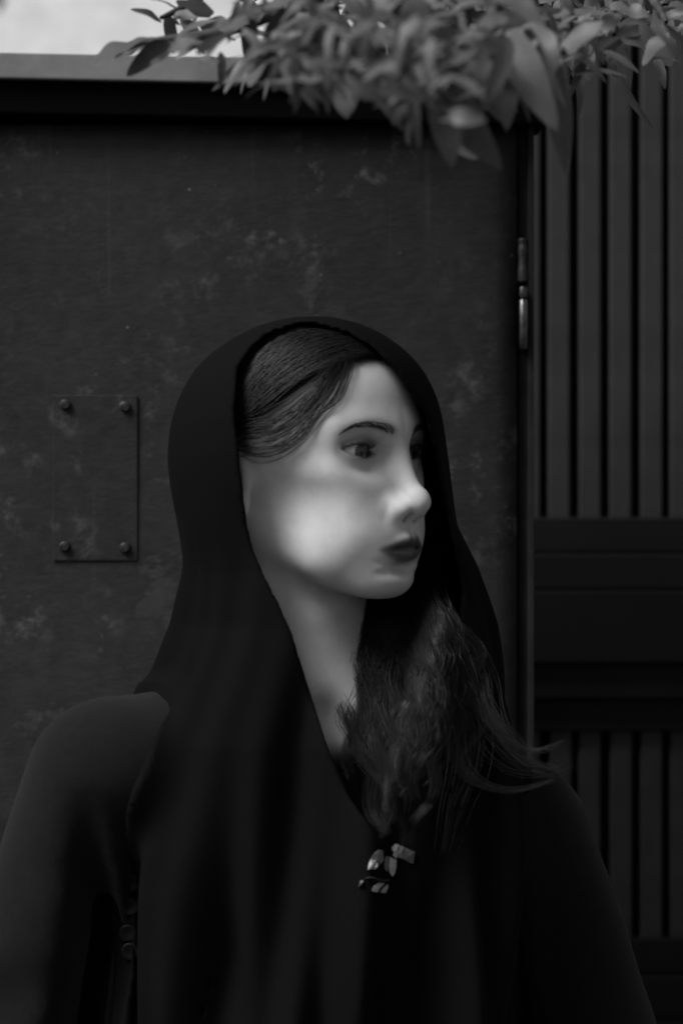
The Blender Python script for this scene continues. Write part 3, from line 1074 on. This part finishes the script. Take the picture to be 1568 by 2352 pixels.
# ---- coat
M_coat = mat('coat_wool', .0068, rough=.95, spec=.08, sheen=.06, noise=(160, .85, 1.2, 3), bump=(900, .35, .0008))
M_scarf = mat('scarf_cloth', .0030, rough=.9, spec=.06, bump=(700, .25, .0006))
M_button = mat('button', .003, rough=.5, spec=.15)


def fold(t, w):
    return np.exp(-(t / w) ** 2)


def coat_sdf(P):
    x, y, z = P[:, 0], P[:, 1], P[:, 2]
    nb = NECK_B + np.array([0, .005, -.022], np.float32)
    d = cap(P, nb + np.array([-.03, 0, .004], np.float32), SH_L + np.array([.02, 0, .006]), .058, .045)
    d = smin(d, cap(P, nb, SH_R + np.array([-.01, 0, .004]), .056, .045), .05)
    d = smin(d, ell(P, (-.03, 1.868, 1.17), (.172, .104, .22)), .07)
    d = smin(d, cap(P, (-.03, 1.875, 1.05), (-.03, 1.875, .62), .150, .20), .08)
    d = smin(d, cap(P, (-.03, 1.875, .62), (-.03, 1.875, .36), .20, .235), .05)
    for S_, E_, H_ in ((SH_L, EL_L, HA_L), (SH_R, EL_R, HA_R)):
        d = smin(d, cap(P, S_, E_, .055, .052), .028)
        d = smin(d, cap(P, E_, H_, .052, .044), .03)
    # cloth folds: pulled from the shoulder, hanging on body and sleeve
    a = np.arctan2(x + .03, -(y - 1.87))
    lowr = np.clip((1.34 - z) / .25, 0, 1)
    d = d + lowr * (.0045 * np.sin(9 * a + 5 * z + 2.2 * np.sin(6 * z)) + .003 * np.sin(17 * a - 9 * z))
    # creases of the sleeves, running round and slightly down the arm
    slv = np.clip((np.abs(x + .02) - .15) / .04, 0, 1) * np.clip((1.26 - z) / .08, 0, 1)
    sg = np.sign(x + .02)
    w1 = np.sin(46 * z + 30 * sg * x + 1.6 * np.sin(23 * z + 31 * y) + 10 * y)
    w2 = np.sin(27 * z - 38 * sg * x + 2.2 * np.sin(17 * z - 12 * y) + 1.3)
    d = d + slv * (.0040 * w1 * (.5 + .5 * w2) + .0020 * w2)
    # deep fold between sleeve and breast on the image left
    t = x + .200 + .02 * np.sin(9 * z)
    d = d + .030 * np.clip((1.305 - z) / .10, 0, 1) * fold(t, .015) * np.clip((1.87 - y) / .02, 0, 1)
    t = x + .158 + .012 * np.sin(14 * z + 1)
    d = d + .014 * np.clip((1.30 - z) / .08, 0, 1) * fold(t, .007) * np.clip((1.87 - y) / .02, 0, 1)
    t = (x - .118 - .12 * (1.25 - z))
    d = d + .014 * np.clip((1.27 - z) / .06, 0, 1) * fold(t, .013) * (y < 1.93)
    # the hem, and the V of the neck
    d = smax(d, .13 - z, .01)
    V_ = smax(np.abs(x - NOTCH[0] + .01) * .86 - (z - 1.27) * .50, y - 1.89, .01)
    d = smax(d, -V_, .012)
    d = smax(d, -(cap(P, NECK_T, NECK_B, .057, .061)), .008)
    return d


V, Q = surfnet(coat_sdf, axis((-.37, .32, .0065)), axis((1.60, 2.14, .0065)), axis((.10, 1.05, .014), (1.05, 1.40, .0055)), newton=2)
coat = obj('coat', mesh_np('coat', V, Q), M_coat, person)

# ---- headscarf: hood and two hanging ends, one cloth
ZT = [0.98, 1.10, 1.22, 1.33, 1.38, 1.415, 1.459, 1.492, 1.5415, 1.571, 1.60]
AX_L = [-.152, -.155, -.157, -.152, -.137, -.126, -.1205, -.1190, -.1175, -.112, -.098]
AX_R = [.118, .124, .128, .128, .123, .117, .104, .091, .076, .067, .056]
FY = [1.705, 1.710, 1.715, 1.722, 1.731, 1.737, 1.741, 1.744, 1.748, 1.752, 1.758]
BY = [2.02, 2.02, 2.02, 2.01, 1.985, 1.965, 1.945, 1.935, 1.930, 1.928, 1.915]


def scarf_outer(P):
    x, y, z = P[:, 0], P[:, 1], P[:, 2]
    xl = np.interp(z, ZT, AX_L); xr = np.interp(z, ZT, AX_R); fy = np.interp(z, ZT, FY); by = np.interp(z, ZT, BY)
    cx, a, cy, b = (xl + xr) / 2, (xr - xl) / 2, (fy + by) / 2, (by - fy) / 2
    qx, qy = (x - cx) / a, (y - cy) / b
    n_ = np.interp(z, [1.25, 1.42], [2.9, 2.0])
    r = (np.abs(qx) ** n_ + np.abs(qy) ** n_ + 1e-9) ** (1 / n_)
    th = np.arctan2(qx, -qy)
    low = np.clip((1.50 - z) / .35, 0, 1)
    f = 1.35 * low * (.0080 * np.sin(7 * th + 2.0 + 1.6 * (1.4 - z) * 6) + .0055 * np.sin(13 * th + 7 * z) + .0035 * np.sin(23 * th - 11 * z + 1))
    f = f + .0016 * np.sin(9 * th + 30 * z) * (1 - low)
    tent = (r - 1) * np.sqrt((a * b)) * .8 + f
    tent = smax(tent, z - 1.60, .03)
    hood = ell(P, (-.0285, 1.846, 1.543), (.0970, .104, .1010)) + f * .4
    out = smin(tent, hood, .035)
    m = z > 1.50
    if m.any():
        out[m] = smin(out[m], skull(w2h(P[m])) - .0118, .02)      # the cloth clears the hair
    m = (z < 1.43) & (out < .03)
    if m.any():
        out[m] = smin(out[m], np.maximum(coat_sdf(P[m]) - .0075, out[m] - np.interp(z[m], [1.30, 1.37, 1.43], [.016, .005, .0])), .01)
    return out


def opening(x, z):
    # opening of the hood towards the camera
    top = 1.6365
    px = 784 + x / (K * 1.80); py = 1176 - (z - CAMZ) / (K * 1.80)
    xl = np.interp(py, [700, 745, 770, 800, 850, 960, 1050, 1200, 1260, 1320, 1380, 1450, 1560, 1690, 1800, 1890], [700, 680, 612, 580, 550, 545, 556, 572, 586, 612, 644, 675, 708, 752, 800, 870])
    xr = np.interp(py, [700, 745, 770, 800, 850, 960, 1050, 1200, 1300, 1360, 1450, 1560, 1690, 1800, 1890], [700, 730, 800, 850, 900, 975, 1000, 1030, 1050, 1060, 1050, 1020, 970, 920, 870])
    w = np.maximum(xl - px, px - xr) * K * 1.80 * .8
    w = np.maximum(w, (py - 1890) * K * 1.8)
    w = np.maximum(w, (745 - py) * K * 1.8 * .8)
    return w


def scarf_sdf(P):
    x, y, z = P[:, 0], P[:, 1], P[:, 2]
    o = scarf_outer(P)
    d = np.abs(o + .0042) - np.interp(z, [1.25, 1.45], [.0040, .0024])
    w = opening(x, z)
    opn = smax(w, y - 1.862, .02)
    d = smax(d, -opn, .003)
    d = smax(d, 1.0 - z, .004)
    return d


V, Q = surfnet(scarf_sdf, axis((-.19, .17, .0026)), axis((1.67, 2.05, .0034)), axis((.98, 1.30, .0042), (1.30, 1.66, .0026)), newton=2, slack=2.0)
scarf = obj('headscarf', mesh_np('headscarf', V, Q), M_scarf, person)

# ---- long wavy hair falling over the shoulder and blown aside
M_lock = mat('wavy_hair', .012, rough=.42, spec=.4)
GUIDES = [   # (photo x, photo y, depth) along each lock, strands, spread
    ([(900, 1310, 1.90), (945, 1375, 1.87), (1005, 1405, 1.83), (1062, 1472, 1.80), (1096, 1545, 1.78), (1112, 1610, 1.765), (1165, 1688, 1.755), (1222, 1724, 1.75), (1300, 1698, 1.74)], 70, .0050),
    ([(900, 1320, 1.90), (950, 1390, 1.87), (1018, 1430, 1.83), (1075, 1520, 1.80), (1085, 1600, 1.775), (1135, 1660, 1.76), (1200, 1745, 1.75), (1285, 1762, 1.745)], 60, .0062),
    ([(910, 1360, 1.88), (965, 1470, 1.82), (985, 1560, 1.79), (1035, 1640, 1.765), (1042, 1735, 1.745), (1092, 1795, 1.74), (1180, 1818, 1.74), (1275, 1790, 1.74)], 50, .0056),
    ([(905, 1330, 1.90), (960, 1400, 1.86), (1030, 1470, 1.82), (1080, 1560, 1.79), (1105, 1640, 1.77), (1150, 1730, 1.755), (1235, 1775, 1.745), (1330, 1740, 1.735)], 26, .0120),
    ([(905, 1350, 1.89), (960, 1450, 1.83), (1020, 1550, 1.80), (1070, 1650, 1.775), (1075, 1760, 1.755), (1040, 1860, 1.74), (1020, 1960, 1.73)], 40, .0120),
]
EY = [1230, 1400, 1500, 1600, 1700, 1800, 1900]
for k in range(30):
    u = (k + rng.uniform(.1, .9)) / 30
    amp, ph = rng.uniform(14, 26), 3.2 * u + rng.normal(0, .5)
    y_end = rng.uniform(1740, 1960) if u < .8 else rng.uniform(1640, 1850)
    ys_ = np.linspace(1230, y_end, 14)
    xl_ = np.interp(ys_, EY, [850, 806, 792, 780, 792, 828, 872])
    xr_ = np.interp(ys_, EY, [955, 1020, 1085, 1110, 1085, 1040, 985])
    xs_ = xl_ + (xr_ - xl_) * u + amp * np.sin(ys_ / rng.uniform(29, 33) + ph) * np.clip((ys_ - 1380) / 120, 0, 1)
    dp = np.interp(ys_, EY, [1.90, 1.838, 1.822, 1.806, 1.788, 1.757, 1.735]) - .025 * max(0, u - .35) / .65 * np.clip((ys_ - 1330) / 100, 0, 1) * np.clip((1800 - ys_) / 100, 0, 1)
    GUIDES.append((list(zip(xs_, ys_, dp)), int(rng.integers(50, 95)), rng.uniform(.0026, .0056)))
locks = []
for pts, n, sp in GUIDES:
    G = np.array([at(*p) for p in pts])
    G[:, 1] -= HAIRY
    M_ = 34
    C = spline(G, M_)
    tt = np.linspace(0, 1, M_)
    off = rng.normal(0, 1, (n, 3)) * np.array([sp, sp * .55, sp * .4])
    spread = np.interp(tt, [0, .3, .7, 1], [.9, 1, .75, .35])
    twist = rng.uniform(-.5, .5, n)[:, None] * tt[None] * 2.0
    ox = off[:, None, 0] * np.cos(twist) - off[:, None, 1] * np.sin(twist)
    oy = off[:, None, 0] * np.sin(twist) * .5 + off[:, None, 1] * np.cos(twist)
    P = C[None] + np.stack([ox * spread, oy * spread, off[:, None, 2] * spread], -1)
    ph = rng.uniform(0, 6.28) + rng.normal(0, .35, (n, 1))
    fq = rng.uniform(10, 17) + rng.normal(0, .8, (n, 1))
    am = rng.uniform(.0006, .0016)*rng.uniform(.7, 1.3, (n, 1)) * np.interp(tt, [0, .25, 1], [0, .8, 1.2])[None]
    P[..., 0] += am * np.sin(fq * tt[None] + ph)
    P[..., 1] += am * .7 * np.cos(fq * tt[None] + ph)
    P[..., 2] += .0006 * np.sin(40 * tt[None] + rng.uniform(0, 6, (n, 1)))
    # strands end at different lengths
    cutl = 1 - .45 * rng.uniform(0, 1, (n, 1)) ** 2.5
    src = tt[None] * cutl
    i = np.clip((src * (M_ - 1)).astype(int), 0, M_ - 2); u = (src * (M_ - 1) - i)[..., None]
    P = np.take_along_axis(P, i[..., None], 1) * (1 - u) + np.take_along_axis(P, (i + 1)[..., None], 1) * u
    # the lock comes out of the hood and then lies over the scarf
    wgt = np.clip((tt - .22) / .2, 0, 1)[None]
    for _ in range(10):
        o_ = scarf_outer(P.reshape(-1, 3).astype(np.float32)).reshape(P.shape[:2])
        wr_ = np.interp(P[..., 0], [.015, .055], [.006, .030])
        inside_ = np.clip((opening(P[..., 0], P[..., 2]) + wr_) / wr_, 0, 1)
        c_ = coat_sdf(P.reshape(-1, 3).astype(np.float32)).reshape(P.shape[:2])
        P[..., 1] -= wgt * np.clip(.003 - c_, 0, .012)
        P[..., 1] -= wgt * inside_ * np.clip(.004 + .6 * np.abs(off[:, None, 1]) - o_, 0, .012)
    for _ in range(6):      # keep the strands smooth
        P[:, 1:-1, 1] = .25 * P[:, :-2, 1] + .5 * P[:, 1:-1, 1] + .25 * P[:, 2:, 1]
    locks.append(P)
P = np.concatenate(locks)
tubes('hair', P, rng.uniform(.00013, .00027, len(P)), mat=M_lock, parent=person)

def cloth_point(px, py):
    p = at(px, py, 1.60).astype(np.float32)[None]
    d = p[0] - np.array([0, 0, CAMZ], np.float32); d /= np.linalg.norm(d)
    for _ in range(160):
        v_ = min(scarf_sdf(p)[0], coat_sdf(p)[0])
        if v_ < .0006: break
        p = p + (d * max(v_ * .5, .0003))[None].astype(np.float32)
    return p[0].astype(float)


# buttons along the coat edge
for (bx, by_) in ((304, 2028), (300, 2083), (294, 2144), (299, 2186)):
    p = cloth_point(bx, by_)[None]
    bm_ = lathe_mesh('button', [(.0001, -.0008), (.004, -.0009), (.0055, -.0014), (.0066, -.0010), (.0068, 0), (.0062, .002), (.0001, .002)], 18)
    o = obj('button', bm_, M_button, coat)
    o.matrix_parent_inverse = Matrix.Identity(4)
    o.location = (p[0, 0], p[0, 1] - .001, p[0, 2])
# ------------------------------------------------------------------ brooch on the scarf
bc = cloth_point(885, 1995)
bro = empty('brooch', tuple(bc))
tag(bro, 'small pale brooch of split petals pinned to the black scarf below the hair', 'brooch')
MB = {k_: mat('enamel', v_, rough=.35, spec=.45, noise=(400, .75, 1.15)) for k_, v_ in ((0, .42), (1, .16), (2, .05))}
PET = [
    (0, [(450, 550), (560, 570), (520, 655), (480, 730), (385, 755), (400, 650)]), (0, [(570, 600), (605, 650), (580, 715), (505, 745)]),
    (1, [(690, 380), (705, 560), (640, 645), (565, 560), (450, 540), (520, 430), (600, 370)]),
    (0, [(870, 300), (940, 240), (1000, 260), (995, 400), (970, 520), (930, 510), (880, 460), (900, 400), (865, 360)]),
    (1, [(1008, 270), (1110, 300), (1085, 535), (985, 500)]), (2, [(1118, 310), (1330, 400), (1290, 640), (1092, 545)]),
    (0, [(825, 505), (960, 560), (955, 700), (925, 830), (885, 890), (830, 830), (805, 700)]), (1, [(740, 500), (808, 490), (795, 700), (800, 800), (725, 750), (715, 640)]),
    (0, [(590, 1030), (720, 1030), (620, 1130), (585, 1205), (470, 1180), (500, 1100)]), (0, [(790, 1045), (795, 1110), (740, 1220), (635, 1210), (700, 1120)]),
    (2, [(200, 1100), (230, 980), (300, 970), (270, 1060)]), (2, [(330, 930), (430, 905), (560, 930), (700, 960), (820, 950), (820, 985), (680, 990), (500, 960)]),
]
for kd, pts in PET:
    pts = [(800.3 + a * .1146, 1911 + b * .1146) for a, b in pts]
    front = [cloth_point(*p) + np.array([0, -.0022, 0]) for p in pts]
    cen = np.mean(front, 0) + np.array([0, -.0014, 0])
    back = [f_ + np.array([0, .0030, 0]) for f_ in front]
    n = len(pts)
    v = front + back + [cen]
    tri = []
    for i_ in range(n):
        j_ = (i_ + 1) % n
        tri += [(i_, j_, 2 * n), (j_, i_, n + i_), (j_, n + i_, n + j_)]
    nm = 'stem' if n == 8 else 'petal'
    obj(nm, mesh_np(nm, v, tri, smooth=False), MB[kd], bro)
